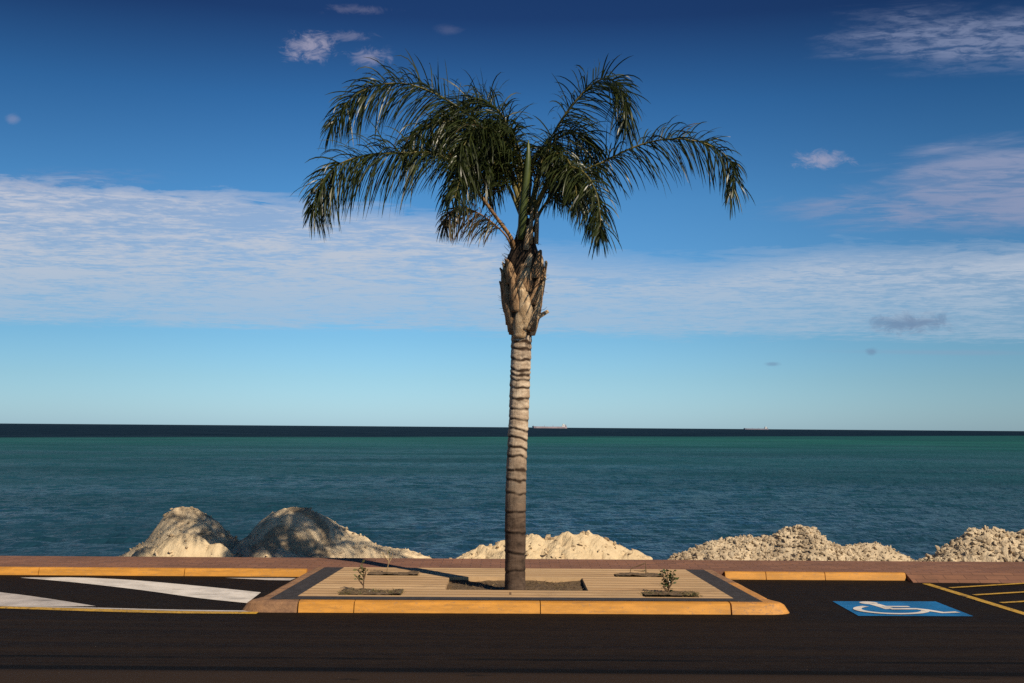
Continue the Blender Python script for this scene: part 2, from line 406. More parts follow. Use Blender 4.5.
m_hulldark = simple('hazy_dark_hull', (.27,.27,.34), .6, .2, .05)
m_ship = simple('white_ship_paint', (.80,.80,.78), .5, .06, .05)

# ------------------------------------------------------------------ ground, road, promenade, beach, sea
KH = .09
KP = .075                                            # the walkway and its kerbs are a little lower than the island
A0 = at_z(0, 566.8, KP); A1 = at_z(1024, 573.3, KP)             # front line of the promenade
B0 = at_z(0, 555.8, KP); B1 = at_z(1024, 562, KP)             # its sea edge
def on(P, Q, xx): return P.lerp(Q, (xx-P.x)/(Q.x-P.x))
def aline(px, z=KP, off=0.0):
    """point of the promenade's front line under image column px, pushed off metres towards the road"""
    lo = A0.lerp(A1, px/1024); nrm = Vector((A1.y-A0.y, -(A1.x-A0.x), 0)).normalized()
    p = lo + nrm*off; return Vector((p.x, p.y, z))
BIG = 90
road = sheet('road', [(-BIG,-60),(BIG,-60),(BIG,40),(-BIG,40)], 0, m_road)
road.data.vertices[2].co = (BIG, on(A0,A1,BIG).y+.3, 0); road.data.vertices[3].co = (-BIG, on(A0,A1,-BIG).y+.3, 0)
tag(road, kind='structure')
mb = MB()
pa, pb, pc, pd = on(A0,A1,-BIG), on(A0,A1,BIG), on(B0,B1,BIG), on(B0,B1,-BIG)
top_ = [(p.x,p.y,KP) for p in (pa,pb,pc,pd)]; bo = [(p.x,p.y,-1.6) for p in (pa,pb,pc,pd)]
mb.add(top_+bo, [(0,1,2,3),(0,4,5,1),(1,5,6,2),(2,6,7,3),(3,7,4,0)])
prom = mb.build('promenade', m_prom); tag(prom, kind='structure')
mb = MB()
ys = [11.0, 19.5, 23, 30, 60]; zs = [-.85, -1.0, -1.75, -3, -8]
for i in range(4):
    mb.add([(-BIG,ys[i],zs[i]),(BIG,ys[i],zs[i]),(BIG,ys[i+1],zs[i+1]),(-BIG,ys[i+1],zs[i+1])], [(0,1,2,3)])
beach = mb.build('beach', m_beach); tag(beach, kind='structure')
SEA = -1.5
def make_sea():
    rows = [18.0]
    while rows[-1] < 430: rows.append(rows[-1] + .10 + .00125*rows[-1])
    Y = np.array(rows); NX = 560; uu = np.linspace(-1, 1, NX)
    X = uu[None,:]*(14 + .56*Y)[:,None]; YY = np.repeat(Y[:,None], NX, 1)
    # rows are shifted a little so that crests do not line up with the grid
    sp = (.10 + .00125*Y)[:,None]; Z = np.zeros_like(X)
    r2_ = np.random.default_rng(5)
    for k in range(64):
        lam = .28*(1.7/.28)**(k/63); a_ = r2_.normal(-1.25, .55); kx, ky = math.cos(a_)*2*math.pi/lam, math.sin(a_)*2*math.pi/lam
        amp = .0048*lam**.80; fade = np.clip((lam/(2.6*sp)-1)/1.2, 0, 1)
        Z += amp*fade*np.sin(kx*X+ky*YY+r2_.uniform(0, 6.28) + .8*np.sin(X*.21/lam**.5+k)+.6*np.sin(YY*.13/lam**.5+2*k))
    ed = np.clip((430-YY)/60, 0, 1)*np.clip((YY-18)/3, 0, 1)*np.clip((1-np.abs(uu))[None,:]/.03, 0, 1)
    Z = SEA + Z*ed
    R_, C_ = X.shape; V = np.stack([X, YY, Z], -1).reshape(-1, 3)
    idx = np.arange(R_*C_).reshape(R_, C_); Q = np.stack([idx[:-1,:-1], idx[:-1,1:], idx[1:,1:], idx[1:,:-1]], -1).reshape(-1, 4)
    far = np.array([(-60000,18,SEA-.12),(60000,18,SEA-.12),(60000,60000,SEA-.12),(-60000,60000,SEA-.12)]); b0 = len(V)
    V = np.concatenate([V, far]); Q = np.concatenate([Q, np.array([[b0,b0+1,b0+2,b0+3]])])
    me = bpy.data.meshes.new('sea'); me.vertices.add(len(V)); me.vertices.foreach_set('co', V.ravel().astype(np.float32))
    me.loops.add(Q.size); me.loops.foreach_set('vertex_index', Q.ravel().astype(np.int32))
    me.polygons.add(len(Q)); me.polygons.foreach_set('loop_start', np.arange(0, Q.size, 4, dtype=np.int32)); me.polygons.foreach_set('use_smooth', np.ones(len(Q), dtype=bool))
    me.update(calc_edges=True); me.validate(); return link('sea', me, m_sea)
sea = make_sea(); tag(sea, kind='structure')

# ------------------------------------------------------------------ kerbs
PROF = [(0, 1.0), (.055, 1.0), (.085, .93), (.10, .75), (.125, 0.0)]
def kerb_stone(name, P, Q, nP, nQ, mat, parent=None, gap=.004, h=KH, prof=PROF, z0=-.03, seg=6):
    """one stone from P to Q (its back top edge), nP/nQ outward directions at the ends"""
    P = Vector(P); Q = Vector(Q); L = (Q-P).length; t = (Q-P)/max(L, 1e-6)
    P = P + t*gap; Q = Q - t*gap
    mb = MB(); vs = []; k = len(prof)+2
    for i in range(seg+1):
        u_ = i/seg; c = P.lerp(Q, u_); nn = nP.lerp(nQ, u_)
        row = [(c.x, c.y, z0)]
        for j, (o, hh) in enumerate(prof):
            w = (mnoise.noise(Vector((c.x*3, c.y*3, j*2.7))))*.004 if 0 < i < seg else 0
            row.append((c.x+nn.x*o, c.y+nn.y*o+w*.6, h*hh + (w if hh < 1 and hh > 0 else w*.35)+.002))
        row.append((c.x+nn.x*prof[-1][0], c.y+nn.y*prof[-1][0], z0)); vs += row
    fs = []
    for i in range(seg):
        for j in range(k-1): fs.append((i*k+j, i*k+j+1, (i+1)*k+j+1, (i+1)*k+j))
    fs.append(tuple(range(k-1,-1,-1))); fs.append(tuple(seg*k+j for j in range(k)))
    mb.add(vs, fs); return mb.build(name, mat, parent)
BACK = [(0, 1.0), (.03, 1.0), (.05, .93), (.06, .75), (.08, 0.0)]
NA = Vector((A1.y-A0.y, -(A1.x-A0.x), 0)).normalized()
kl = empty('kerb', aline(150)); tag(kl, 'long yellow painted kerb edging the brown walkway left of the palm island, behind the white stripes', 'kerb', 'yellow kerbs edging the walkway')
edges = [-420, -180, 41, 185, 306]
for a, c in zip(edges[:-1], edges[1:]):
    kerb_stone('kerb_stone', aline(a), aline(c), NA, NA, m_yel, kl, h=KP, prof=BACK, seg=10)
kr = empty('kerb', aline(810)); tag(kr, 'short yellow painted kerb edging the brown walkway right of the palm island, behind the blue parking symbol', 'kerb', 'yellow kerbs edging the walkway')
edges = [722, 763, 822, 903]
for a, c in zip(edges[:-1], edges[1:]):
    kerb_stone('kerb_stone', aline(a), aline(c), NA, NA, m_yel, kr, h=KP, prof=BACK, seg=8)
# dropped kerb of brown pavers
mb = MB()
a, c = aline(904), aline(1500)
f0, f1 = a + NA*.24, c + NA*.24
f0.x -= .0
mb.add([(a.x,a.y,KP+.002),(c.x,c.y,KP+.002),(f1.x,f1.y,.006),(f0.x,f0.y,.006),(f0.x,f0.y,-.03),(f1.x,f1.y,-.03),(a.x,a.y,-.03),(c.x,c.y,-.03)], [(0,3,2,1),(3,4,5,2),(0,6,4,3),(1,2,5,7)])
rp = mb.build('kerb_ramp', m_prom); tag(rp, 'brown paved ramp sloping from the walkway down to the yellow hatched parking bay', 'ramp')

# ------------------------------------------------------------------ palm island
BL, FL, FR, BR = at_z(322,569.6,KH), at_z(269,599.6,KH), at_z(763,602.0,KH), at_z(708,573.2,KH)
IBL, IFL, IFR, IBR = at_z(341,570.2,KH), at_z(292,599.8,KH), at_z(739,602.0,KH), at_z(689,572.8,KH)
# snap the back corners on the promenade's front line
for p in (BL, BR, IBL, IBR): p.y = on(A0, A1, p.x).y
island = empty('traffic_island', at_z(515, 605, 0)); tag(island, 'raised parking island with yellow front kerb and tan striped paving round the palm', 'traffic island')
def outn(P, Q):                       # outward normal for a path that runs BL > FL > FR > BR
    t = (Q-P).normalized(); return Vector((t.y, -t.x, 0))
nl, nf, nr = outn(BL,FL), outn(FL,FR), outn(FR,BR)
def along(P, Q, px0, px1, px): return P.lerp(Q, (px-px0)/(px1-px0))
LF = FL.lerp(BL, .10); RF = FR.lerp(BR, .10)
p300 = along(FL, FR, 269, 763, 300); p728 = along(FL, FR, 269, 763, 728)
SIDE = [(0,1),(.075,1),(.10,.93),(.115,.7),(.13,0)]
kerb_stone('side_kerb', BL, BL.lerp(FL,.5), nl, nl, m_bare, island, prof=SIDE)
kerb_stone('side_kerb', BL.lerp(FL,.5), LF, nl, nl, m_bare, island, prof=SIDE)
kerb_stone('side_kerb', RF, FR.lerp(BR,.55), nr, nr, m_yel2, island, prof=SIDE)
kerb_stone('side_kerb', FR.lerp(BR,.55), BR, nr, nr, m_bare, island, prof=SIDE)
cuts = [300, 355, 539, 728]
for a, c in zip(cuts[:-1], cuts[1:]):
    kerb_stone('front_kerb', along(FL,FR,269,763,a), along(FL,FR,269,763,c), nf, nf, m_yel, island, seg=12)
def corner(P, C, Q, n0, n1, mat, name='corner_kerb', k=6):
    """rounded corner stone: top back edge P > C > Q, swept through the turn between n0 and n1"""
    mb = MB(); st = []
    st.append((P, n0)); st.append((P.lerp(C,.5), n0*1.35)); st.append((P.lerp(C,.95), n0*1.75))
    for i in range(1, k):
        a = i/k; nn = n0*1.75*math.cos(a*math.pi/2)+n1*math.sin(a*math.pi/2); nn = nn*(1+.06*math.sin(math.pi*a)); st.append((C, nn))
    st.append((C.lerp(Q,.15), n1)); st.append((C.lerp(Q,.6), n1)); st.append((C.lerp(Q,.97), n1))
    vs = []; kk = len(PROF)+1
    for c, nn in st:
        for o, hh in PROF: vs.append((c.x+nn.x*o*1.04, c.y+nn.y*o*1.04, KH*hh+.002))
        vs.append((c.x+nn.x*.13, c.y+nn.y*.13, -.03))
    fs = [(i*kk+j, i*kk+j+1, (i+1)*kk+j+1, (i+1)*kk+j) for i in range(len(st)-1) for j in range(kk-1)]
    fs.append(tuple(range(kk-1,-1,-1))); fs.append(tuple((len(st)-1)*kk+j for j in range(kk)))
    mb.add(vs, fs, 0, False); return mb.build(name, mat, island)
corner(LF, FL, p300, nl, nf, m_bare)
corner(RF, FR, p728, nr, nf, m_yel2)   # faces flipped by order is harmless: closed both ways in shading

# paving with cut-outs for the plants
def rect_px(x0, x1, y0, y1):
    a = at_z(x0, y1, KH); c = at_z(x1, y1, KH); e = at_z((x0+x1)/2, y0, KH)
    return (a.x, c.x, (a.y+c.y)/2, e.y)
pits = {'tree': rect_px(444, 588, 577.6, 590.6), 'fl': rect_px(338, 401, 590.6, 595.4), 'bl': rect_px(367, 418, 572.9, 575.8),
        'fr': rect_px(645, 699, 593.0, 597.4), 'br': rect_px(616, 664, 574.6, 577.3)}
def inrect(p, r): return r[0] < p.x < r[1] and r[2] < p.y < r[3]
lip = .012
outer = [IBL, IFL, IFR, IBR]
pv = [Vector((p.x, p.y)) for p in outer]; pe = [(i, (i+1) % 4) for i in range(4)]
for r in pits.values():
    b0 = len(pv); pv += [Vector((r[0],r[2])), Vector((r[1],r[2])), Vector((r[1],r[3])), Vector((r[0],r[3]))]
    pe += [(b0+i, b0+(i+1)%4) for i in range(4)]
vo, eo, fo, *_ = delaunay_2d_cdt(pv, pe, [], 1, 1e-6)
mb = MB(); keep = []
for f in fo:
    c = sum((vo[i] for i in f), Vector((0,0)))/len(f)
    if not any(inrect(c, r) for r in pits.values()): keep.append(tuple(f))
mb.add([(p.x,p.y,KH+.003) for p in vo], keep)
PD = {'tree': .040, 'fl': -.010, 'bl': -.010, 'fr': -.010, 'br': -.010}
for k_, r in pits.items():
    zb = KH+.003-PD[k_]-.03; zt = KH+.003
    q = [(r[0],r[2]),(r[1],r[2]),(r[1],r[3]),(r[0],r[3])]
    for i in range(4):
        a, c = q[i], q[(i+1)%4]
        mb.add([(*a,zt),(*c,zt),(*c,zb),(*a,zb)], [(0,1,2,3)])
mb.build('paving', m_deck, island)
for pts, nm in (([BL,FL,IFL,IBL],'charcoal_band'), ([IBR,IFR,FR,BR],'charcoal_band')):
    mb = MB(); mb.add([(p.x,p.y,KH+.003) for p in pts], [(0,1,2,3)]); mb.build(nm, m_band, island)
# narrow charcoal joint behind the front kerb
mb = MB(); g0, g1 = IFL, IFR
jo = Vector((0, .15, 0))
for k_, r in pits.items():
    soil = MB(); nx, ny = 24, 8; zb = KH+.003-PD[k_]
    vs = []; fs = []
    for j in range(ny+1):
        for i in range(nx+1):
            xx = r[0]+(r[1]-r[0])*i/nx; yy_ = r[2]+(r[3]-r[2])*j/ny
            vs.append((xx, yy_, zb + .018*mnoise.noise(Vector((xx*6,yy_*9,.3))) + .008*mnoise.noise(Vector((xx*25,yy_*25,1.3)))))
    for j in range(ny):
        for i in range(nx): a = j*(nx+1)+i; fs.append((a,a+1,a+nx+2,a+nx+1))
    soil.add(vs, fs, 0, True); soil.build('soil_bed', m_soil if k_ == 'tree' else m_darksoil, island)
strip = MB(); a, c = IFL, IFR
a2, c2 = a.lerp(IBL, .075), c.lerp(IBR, .075)
strip.add([(a.x,a.y,KH+.0065),(c.x,c.y,KH+.0065),(c2.x,c2.y,KH+.0065),(a2.x,a2.y,KH+.0065)], [(0,1,2,3)])
strip.build('edge_strip', m_band, island)

# ------------------------------------------------------------------ painted markings
def marking(name, pxs, mat, label, cat, group=None, z=.004):
    mb = MB(); mb.add([at_z(px, py, z) for px, py in pxs], [tuple(range(len(pxs)))])
    o = mb.build(name, mat); tag(o, label, cat, group); return o
def smooth_edge(P, n=12):
    return [(p.x, p.y) for p in catmull([Vector((a, b, 0)) for a, b in P], n)]
up_ = smooth_edge([(20,577.6),(76,577.4),(126,579.6),(166,582.8),(215,587.5),(261,592.3)])
dn = smooth_edge([(247,603),(199,598),(143,590.2),(83,583.2),(40,579.2)])
marking('white_stripe', up_ + dn, m_white, 'broad curved white stripe tapering along the asphalt towards the island corner', 'road marking', 'white hatch stripes')
marking('white_stripe', smooth_edge([(-90,583),(0,592.2),(45,598),(96,606)]) + [(70,606.4),(0,605.5),(-90,604)], m_dull, 'greyish white painted wedge at the left edge of the photo above the thin yellow line', 'road marking', 'white hatch stripes')
marking('white_stripe', [(225,577.8),(296,578.0),(290,580.4),(268,580.0)], m_dull, 'short thin white paint remnant at the foot of the left yellow kerb', 'road marking', 'white hatch stripes')
marking('yellow_line', smooth_edge([(-90,604.8),(0,606.3),(90,608.6),(180,611),(259,611.8)]) + smooth_edge([(256,613.8),(180,613.2),(90,611.2),(0,608.2),(-90,606.6)]), m_line, 'thin yellow line with a white edge running along the lane left of the island', 'road marking', None)
marking('white_line', smooth_edge([(-90,603.9),(0,605.4),(90,607.4),(180,609.6),(262,610.6)]) + smooth_edge([(259,611.6),(180,610.8),(90,608.4),(0,606.1),(-90,604.6)]), m_dull, 'faint white line tight against the thin yellow line left of the island', 'road marking', None)
def wline(a, c, w0, w1, z=.004):
    return [(a[0], a[1]-w0), (c[0], c[1]-w1), (c[0], c[1]+w1), (a[0], a[1]+w0)]
bay = MB()
P = at_z
def gline(mb, a, c, w, z=.004):
    A = at_z(*a, z); C = at_z(*c, z); t = (C-A).normalized(); s = Vector((-t.y, t.x, 0))*w/2
    mb.add([A-s, C-s, C+s, A+s], [(0,1,2,3)])
gline(bay, (926,583.5), (1050,621.5), .085)
for a, c in (((950,587.6),(1060,581.0)), ((974,594.8),(1075,588.8)), ((1001,602.6),(1095,597.0)), ((1030,611.6),(1110,607.0))):
    gline(bay, a, c, .06, .0085)
bo_ = bay.build('hatched_bay_marking', m_line); tag(bo_, 'yellow hatched no parking bay of one slanting line with cross bars beside the blue symbol', 'road marking')

quad = [at_z(832.5,601.2,.004), at_z(935.5,601.4,.004), at_z(973.5,616.2,.004), at_z(858.5,615.8,.004)]
def uvp(u_, v_, z):       # u 0..1 left to right, v 0 far .. 1 near
    a = quad[0].lerp(quad[1], u_); c = quad[3].lerp(quad[2], u_); p = a.lerp(c, v_); return Vector((p.x, p.y, z))
mb = MB(); nq = 8
mb.add([uvp(0,0,.004), uvp(0,1,.004), uvp(1,1,.004), uvp(1,0,.004)], [(0,1,2,3)])
sym = mb.build('parking_symbol', m_blue); tag(sym, 'blue painted square with white wheelchair figure on the asphalt right of the island', 'parking symbol')
fig = MB(); zf = .0065
def stroke(pts, w):
    L = [];Rr = []
    for i, p in enumerate(pts):
        q0 = pts[max(i-1,0)]; q1 = pts[min(i+1,len(pts)-1)]
        t = Vector((q1[0]-q0[0], q1[1]-q0[1])).normalized(); s = Vector((-t.y, t.x))*w/2
        L.append(uvp(p[0]+s.x, p[1]+s.y, zf)); Rr.append(uvp(p[0]-s.x, p[1]-s.y, zf))
    for i in range(len(pts)-1): fig.add([L[i],L[i+1],Rr[i+1],Rr[i]], [(0,1,2,3)])
fig.add([uvp(.315+.085*math.cos(t), .13+.10*math.sin(t), zf) for t in np.linspace(2*math.pi, 0, 20, endpoint=False)], [tuple(range(20))])
stroke([(.345,.22),(.375,.38),(.40,.56)], .10)
zf = .008
stroke([(.38,.40),(.62,.40)], .07)
stroke([(.40,.56),(.64,.55),(.70,.62),(.80,.80),(.945,.76)], .085)
zf = .0095
stroke([(.39+.30*math.cos(t), .62+.27*math.sin(t)) for t in np.linspace(RAD(-125), RAD(-345), 30)], .075)
fg = fig.build('wheelchair_figure', m_white, sym)

# ------------------------------------------------------------------ sand and rubble piles
def fbm(x, y, s, o=4):
    t = 0; a = 1
    for i in range(o): t += a*mnoise.noise(Vector((x*s, y*s, s*.37+i*3.1))); s *= 2.03; a *= .5
    return t
def pile(name, sil, yc, label, mats, front=1.6, back=2.0, rough=.05, rscale=3.0, rocks=0, rsize=(.03,.09), group=None, apron=None, apron_mat=None, power=1.0, dx=.028):
    pts = [at_y(px, py, yc) for px, py in sil]
    xs = [p.x for p in pts]; zs_ = [p.z for p in pts]
    base = -.95
    sl0 = .75; ext0 = (zs_[0]-base)/sl0; ext1 = (zs_[-1]-base)/sl0
    xs = [xs[0]-ext0] + xs + [xs[-1]+ext1]; zs_ = [base] + zs_ + [base]
    X = np.arange(xs[0], xs[-1]+dx, dx); Y = np.arange(yc-front-(1.2 if apron else .2), yc+back+.2, dx*1.15)
    prof = np.interp(X, xs, zs_)
    ker = np.array([1,2,3,2,1])/9; prof = np.convolve(np.pad(prof, 2, mode='edge'), ker, 'valid')
    mb = MB(); vs = []; H = np.zeros((len(Y), len(X))); AP = np.zeros(H.shape, dtype=bool)
    for j, yv in enumerate(Y):
        for i, xv in enumerate(X):
            wy = yc + .22*mnoise.noise(Vector((xv*1.1, 0, yc)))
            t = (yv-wy); t = -t/front if t < 0 else t/back
            t = min(1.15, math.sqrt(t*t+.0022)-.047+.0)
            g = 1 - t**power if t > 0 else 1
            h = base + (prof[i]-base)*g
            h_main = h
            if apron:
                for (ax, ay, ah, arx, ary) in apron:
                    q = math.sqrt(((xv-ax)/arx)**2 + ((yv-ay)/ary)**2)
                    h = max(h, base + (ah-base)*(1-q**1.7) + .05*mnoise.noise(Vector((xv*2.2, yv*2.2, 4.4))))
            hm2 = h
            amp = rough*min(1, max(0, (h-base)/.35))
            h += amp*(fbm(xv, yv, rscale, 5)*.8 - .15) + amp*.7*(.35-abs(mnoise.noise(Vector((xv*1.4+yv*.5, yv*1.1, yc*3)))))
            h += min(.022, .25*rough)*mnoise.noise(Vector((xv*9, yv*9, 7.7))) + .012*mnoise.noise(Vector((xv*21, yv*21, 1.7)))
            AP[j, i] = bool(apron) and hm2 > h_main + .01
            H[j, i] = max(h, base-.1); vs.append((xv, yv, H[j, i]))
    nx = len(X); fs = []
    for j in range(len(Y)-1):
        for i in range(nx-1):
            a = j*nx+i
            if max(H[j,i], H[j,i+1], H[j+1,i], H[j+1,i+1]) > base-.05: fs.append((a,a+1,a+nx+1,a+nx))
    mb.add(vs, fs, 0, False)
    if apron_mat is not None:
        mats = list(mats) + [apron_mat]
        for q, f in enumerate(fs):
            if AP[f[0]//nx, f[0]%nx]: mb.mi[q] = len(mats)-1
    # lumps lying in the pile
    ico = bmesh.new(); bmesh.ops.create_icosphere(ico, subdivisions=1, radius=1); iv_ = [v.co.copy() for v in ico.verts]; if_ = [[v.index for v in f.verts] for f in ico.faces]; ico.free()
    k = 0; tries = 0
    while k < rocks and tries < rocks*20:
        tries += 1
        j = random.randrange(len(Y)); i = random.randrange(nx)
        if H[j,i] < -.6 or Y[j] > yc+.5: continue
        s = random.uniform(*rsize)*(1.5 if random.random() < .12 else 1); q = Matrix.Rotation(random.uniform(0,6.28), 3, Vector((random.gauss(0,1),random.gauss(0,1),random.gauss(0,1))).normalized())
        sc = Vector((random.uniform(.7,1.6), random.uniform(.5,1.1), random.uniform(.35,.9)))
        c = Vector((X[i]+random.uniform(-dx,dx), Y[j]+random.uniform(-dx,dx), H[j,i]+s*.15)); vv = []
        for w in iv_:
            w2 = w*(1+random.uniform(-.38,.38)); vv.append(c + q @ Vector((w2.x*sc.x*s, w2.y*sc.y*s, w2.z*sc.z*s)))
        mb.add(vv, if_, random.choice(range(len(mats))), False); k += 1
    o = mb.build(name, mats); tag(o, label, 'pile', group); return o
GP = 'sand and rubble piles behind the walkway'
def cone(px, py, y, rx, ry):
    p = at_y(px, py, y); return (p.x, y, p.z, rx, ry)
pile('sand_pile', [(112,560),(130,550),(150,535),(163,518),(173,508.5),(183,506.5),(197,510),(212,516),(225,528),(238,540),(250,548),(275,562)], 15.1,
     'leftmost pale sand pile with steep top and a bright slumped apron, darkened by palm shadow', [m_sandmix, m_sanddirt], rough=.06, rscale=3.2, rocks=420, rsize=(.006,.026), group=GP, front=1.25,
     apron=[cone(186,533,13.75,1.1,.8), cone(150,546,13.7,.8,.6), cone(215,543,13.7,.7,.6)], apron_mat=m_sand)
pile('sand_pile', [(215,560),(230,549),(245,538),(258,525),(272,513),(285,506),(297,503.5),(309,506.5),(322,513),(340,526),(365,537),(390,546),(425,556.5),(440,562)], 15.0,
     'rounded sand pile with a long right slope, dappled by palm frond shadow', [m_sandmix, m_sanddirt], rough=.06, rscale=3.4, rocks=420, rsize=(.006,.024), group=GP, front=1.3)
pile('sand_pile', [(440,562),(456,555.5),(480,548),(505,541.5),(525,538.5),(548,535),(568,533),(590,535.5),(615,543),(640,552.5),(655,558.5),(665,563)], 15.2,
     'low broad cream sand pile directly behind the palm trunk', [m_sand, m_sanddirt], rough=.10, rscale=3.6, rocks=420, rsize=(.008,.034), group=GP)
pile('rubble_pile', [(664,565),(680,556),(698,547.5),(725,541),(745,540),(770,538),(790,531),(802,528.5),(815,531),(832,541),(850,551),(870,560)], 15.4,
     'wide heap of broken pale limestone with a stony peak, right of the palm', [m_rock, m_rock2], rough=.07, rscale=4, rocks=4600, rsize=(.008,.034), group=GP)
pile('rubble_pile', [(815,560),(832,548),(850,545.5),(872,543),(886,547),(905,556.5),(915,563)], 15.9,
     'small fine gravel mound touching the right end of the wide stony heap', [m_rock, m_rock2], rough=.05, rscale=4, rocks=1500, rsize=(.007,.022), group=GP)
pile('rubble_pile', [(918,566),(930,558),(945,549),(958,541),(975,533.5),(992,531.5),(1015,532),(1040,530),(1080,534),(1120,548),(1150,562)], 15.3,
     'coarse stone heap cut off by the right edge of the photo', [m_rock, m_rock2], rough=.09, rscale=4, rocks=3600, rsize=(.010,.046), group=GP)

# ------------------------------------------------------------------ palm tree
PY = at_z(515, 587.5, KH).y
root = empty('palm_tree', at_y(515, 589, PY)); root.location.z = KH-.03
tag(root, 'tall feather palm with ringed trunk standing in the square pit of the paved island', 'palm tree')
ax = catmull([at_y(515,594,PY), at_y(515.3,540,PY), at_y(516,480,PY), at_y(519,410,PY), at_y(521.5,340,PY), at_y(523,290,PY), at_y(524.5,240,PY), at_y(526,212,PY)], 200)
ztop = ax[-1].z; z0 = ax[0].z
def axis(z):
    i = min(range(len(ax)), key=lambda k: abs(ax[k].z-z)); return ax[i]
# trunk with leaf scars
rings = []; zz = z0+.22
while zz < 2.55:
    rings.append(zz); f_ = min(1, (zz-z0)/1.5); zz += (.24*(1-f_) + .074*f_)*random.uniform(.6,1.45)
NR, NS = 520, 40; vs = []; fs = []; bandv = []
zt_ = 2.62
for i in range(NR+1):
    z = z0 + (zt_-z0)*i/NR; c = axis(z)
    for k in range(NS):
        a = 2*math.pi*k/NS
        zw = z + .022*mnoise.noise(Vector((math.cos(a)*1.3, math.sin(a)*1.3, z*3))) + .03*math.sin(a+z)*.3
        dr = 9; 
        for q in rings:
            if abs(zw-q) < abs(dr): dr = zw-q
        r_ = .094 + .006*math.exp(-(z-z0)/.12) + .004*math.sin(z*2.2) + .007*min(1,max(0,(z-1.4)/.8))
        r_ += .0030*math.exp(-((dr-.012)/.014)**2) - .0035*math.exp(-((dr+.012)/.012)**2)
        r_ += .0035*fbm(math.cos(a)*2+z*.6, math.sin(a)*2+z*5, 1.3, 4)
        bandv.append(max(0, 1.25*math.exp(-((dr+.006)/.012)**2)*(1+.8*fbm(math.cos(a)*1.5, math.sin(a)*1.5+z*6, 1.0, 3)) + 1.5*max(0, fbm(math.cos(a)*1.0, math.sin(a)*1.0+z*12, 1.0, 4)-.12)))
        vs.append((c.x+r_*math.cos(a), c.y+r_*math.sin(a), z))
for i in range(NR):
    for k in range(NS): fs.append((i*NS+k, i*NS+(k+1)%NS, (i+1)*NS+(k+1)%NS, (i+1)*NS+k))
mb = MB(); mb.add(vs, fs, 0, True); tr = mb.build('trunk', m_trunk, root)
at_ = tr.data.attributes.new('band', 'FLOAT', 'POINT'); at_.data.foreach_set('value', bandv)
# fibrous core under the leaf bases
zb0 = at_y(522, 337, PY).z; zb1 = at_y(526, 222, PY).z
def core_r(z):
    t = (z-zb0)/(zb1-zb0); return float(np.interp(t, [-.1,0,.10,.25,.5,.66,.78,.88,1.0,1.2], [.09,.097,.125,.162,.172,.160,.120,.085,.068,.045]))
mb = MB(); vs = []; fs = []; n_i, n_k = 60, 28
for i in range(n_i+1):
    z = zb0-.03 + (zb1-zb0+.06)*i/n_i; c = axis(z)
    for k in range(n_k):
        a = 2*math.pi*k/n_k; r_ = core_r(z)*(1+.14*fbm(math.cos(a)*3, math.sin(a)*3+z*2.5, 2, 4)); vs.append((c.x+r_*math.cos(a), c.y+r_*math.sin(a), z))
for i in range(n_i):
    for k in range(n_k): fs.append((i*n_k+k, i*n_k+(k+1)%n_k, (i+1)*n_k+(k+1)%n_k, (i+1)*n_k+k))
mb.add(vs, fs, 0, True); mb.build('fibre_core', m_fib, root)
def boot(z, ang, L, w, flare, mat, lean=0.0, tip=.35, curl=0.0):
    """old leaf base: a tapering curved shell that wraps the stem and ends in a torn tip"""
    nu, nv = 7, 12; O = []; I = []
    for j in range(nv+1):
        t = j/nv; zz_ = z + L*t; c = axis(min(zz_, ztop))
        rr = core_r(min(zz_, zb1+.1)) + .012 + flare*t**2.2 + .006*math.sin(t*9+ang)
        ww = w*((1-t)**.8*(1-tip)+tip)*(1-.15*(1-t)**4)
        for i in range(nu+1):
            s = (i/nu-.5)*2; a = ang + lean*t + s*ww/2/max(rr,.05)
            edge_ = abs(s)**2.5
            jag = .02*mnoise.noise(Vector((s*4, ang*7, z*5))) * (1 if j == nv else 0)
            bul = .020*(1-s*s)*(1-.5*t)
            rad_ = rr + bul - .010*edge_; rin = rad_ - .010*(1-.6*edge_)
            zc = zz_ + jag - .05*edge_*t*L + curl*t**3
            O.append((c.x+rad_*math.cos(a), c.y+rad_*math.sin(a), zc)); I.append((c.x+rin*math.cos(a), c.y+rin*math.sin(a), zc))
    m_ = nu+1; N = len(O); fs = []
    for j in range(nv):
        for i in range(nu):
            a = j*m_+i; fs.append((a,a+1,a+m_+1,a+m_)); fs.append((N+a,N+a+m_,N+a+m_+1,N+a+1))
        fs.append((j*m_, (j+1)*m_, N+(j+1)*m_, N+j*m_)); fs.append((j*m_+nu, N+j*m_+nu, N+(j+1)*m_+nu, (j+1)*m_+nu))
    for i in range(nu): fs.append((i, N+i, N+i+1, i+1)); q = nv*m_+i; fs.append((q,q+1,N+q+1,N+q))
    mb = MB(); mb.add(O+I, fs, 0, True); return mb.build('leaf_base', mat, root)
H_ = zb1-zb0
nb = 20
for k in range(nb):
    t = k/(nb-1); a = k*2.399 + random.uniform(-.25,.25)
    boot(zb0 + H_*(.0+.54*t) + random.uniform(-.02,.02), a, random.uniform(.34,.56)*(1-.35*t), random.uniform(.10,.20)*(1-.35*t), random.uniform(.0,.06), random.choice([m_boot, m_boot2]), random.uniform(-.6,.6), random.uniform(.16,.4))
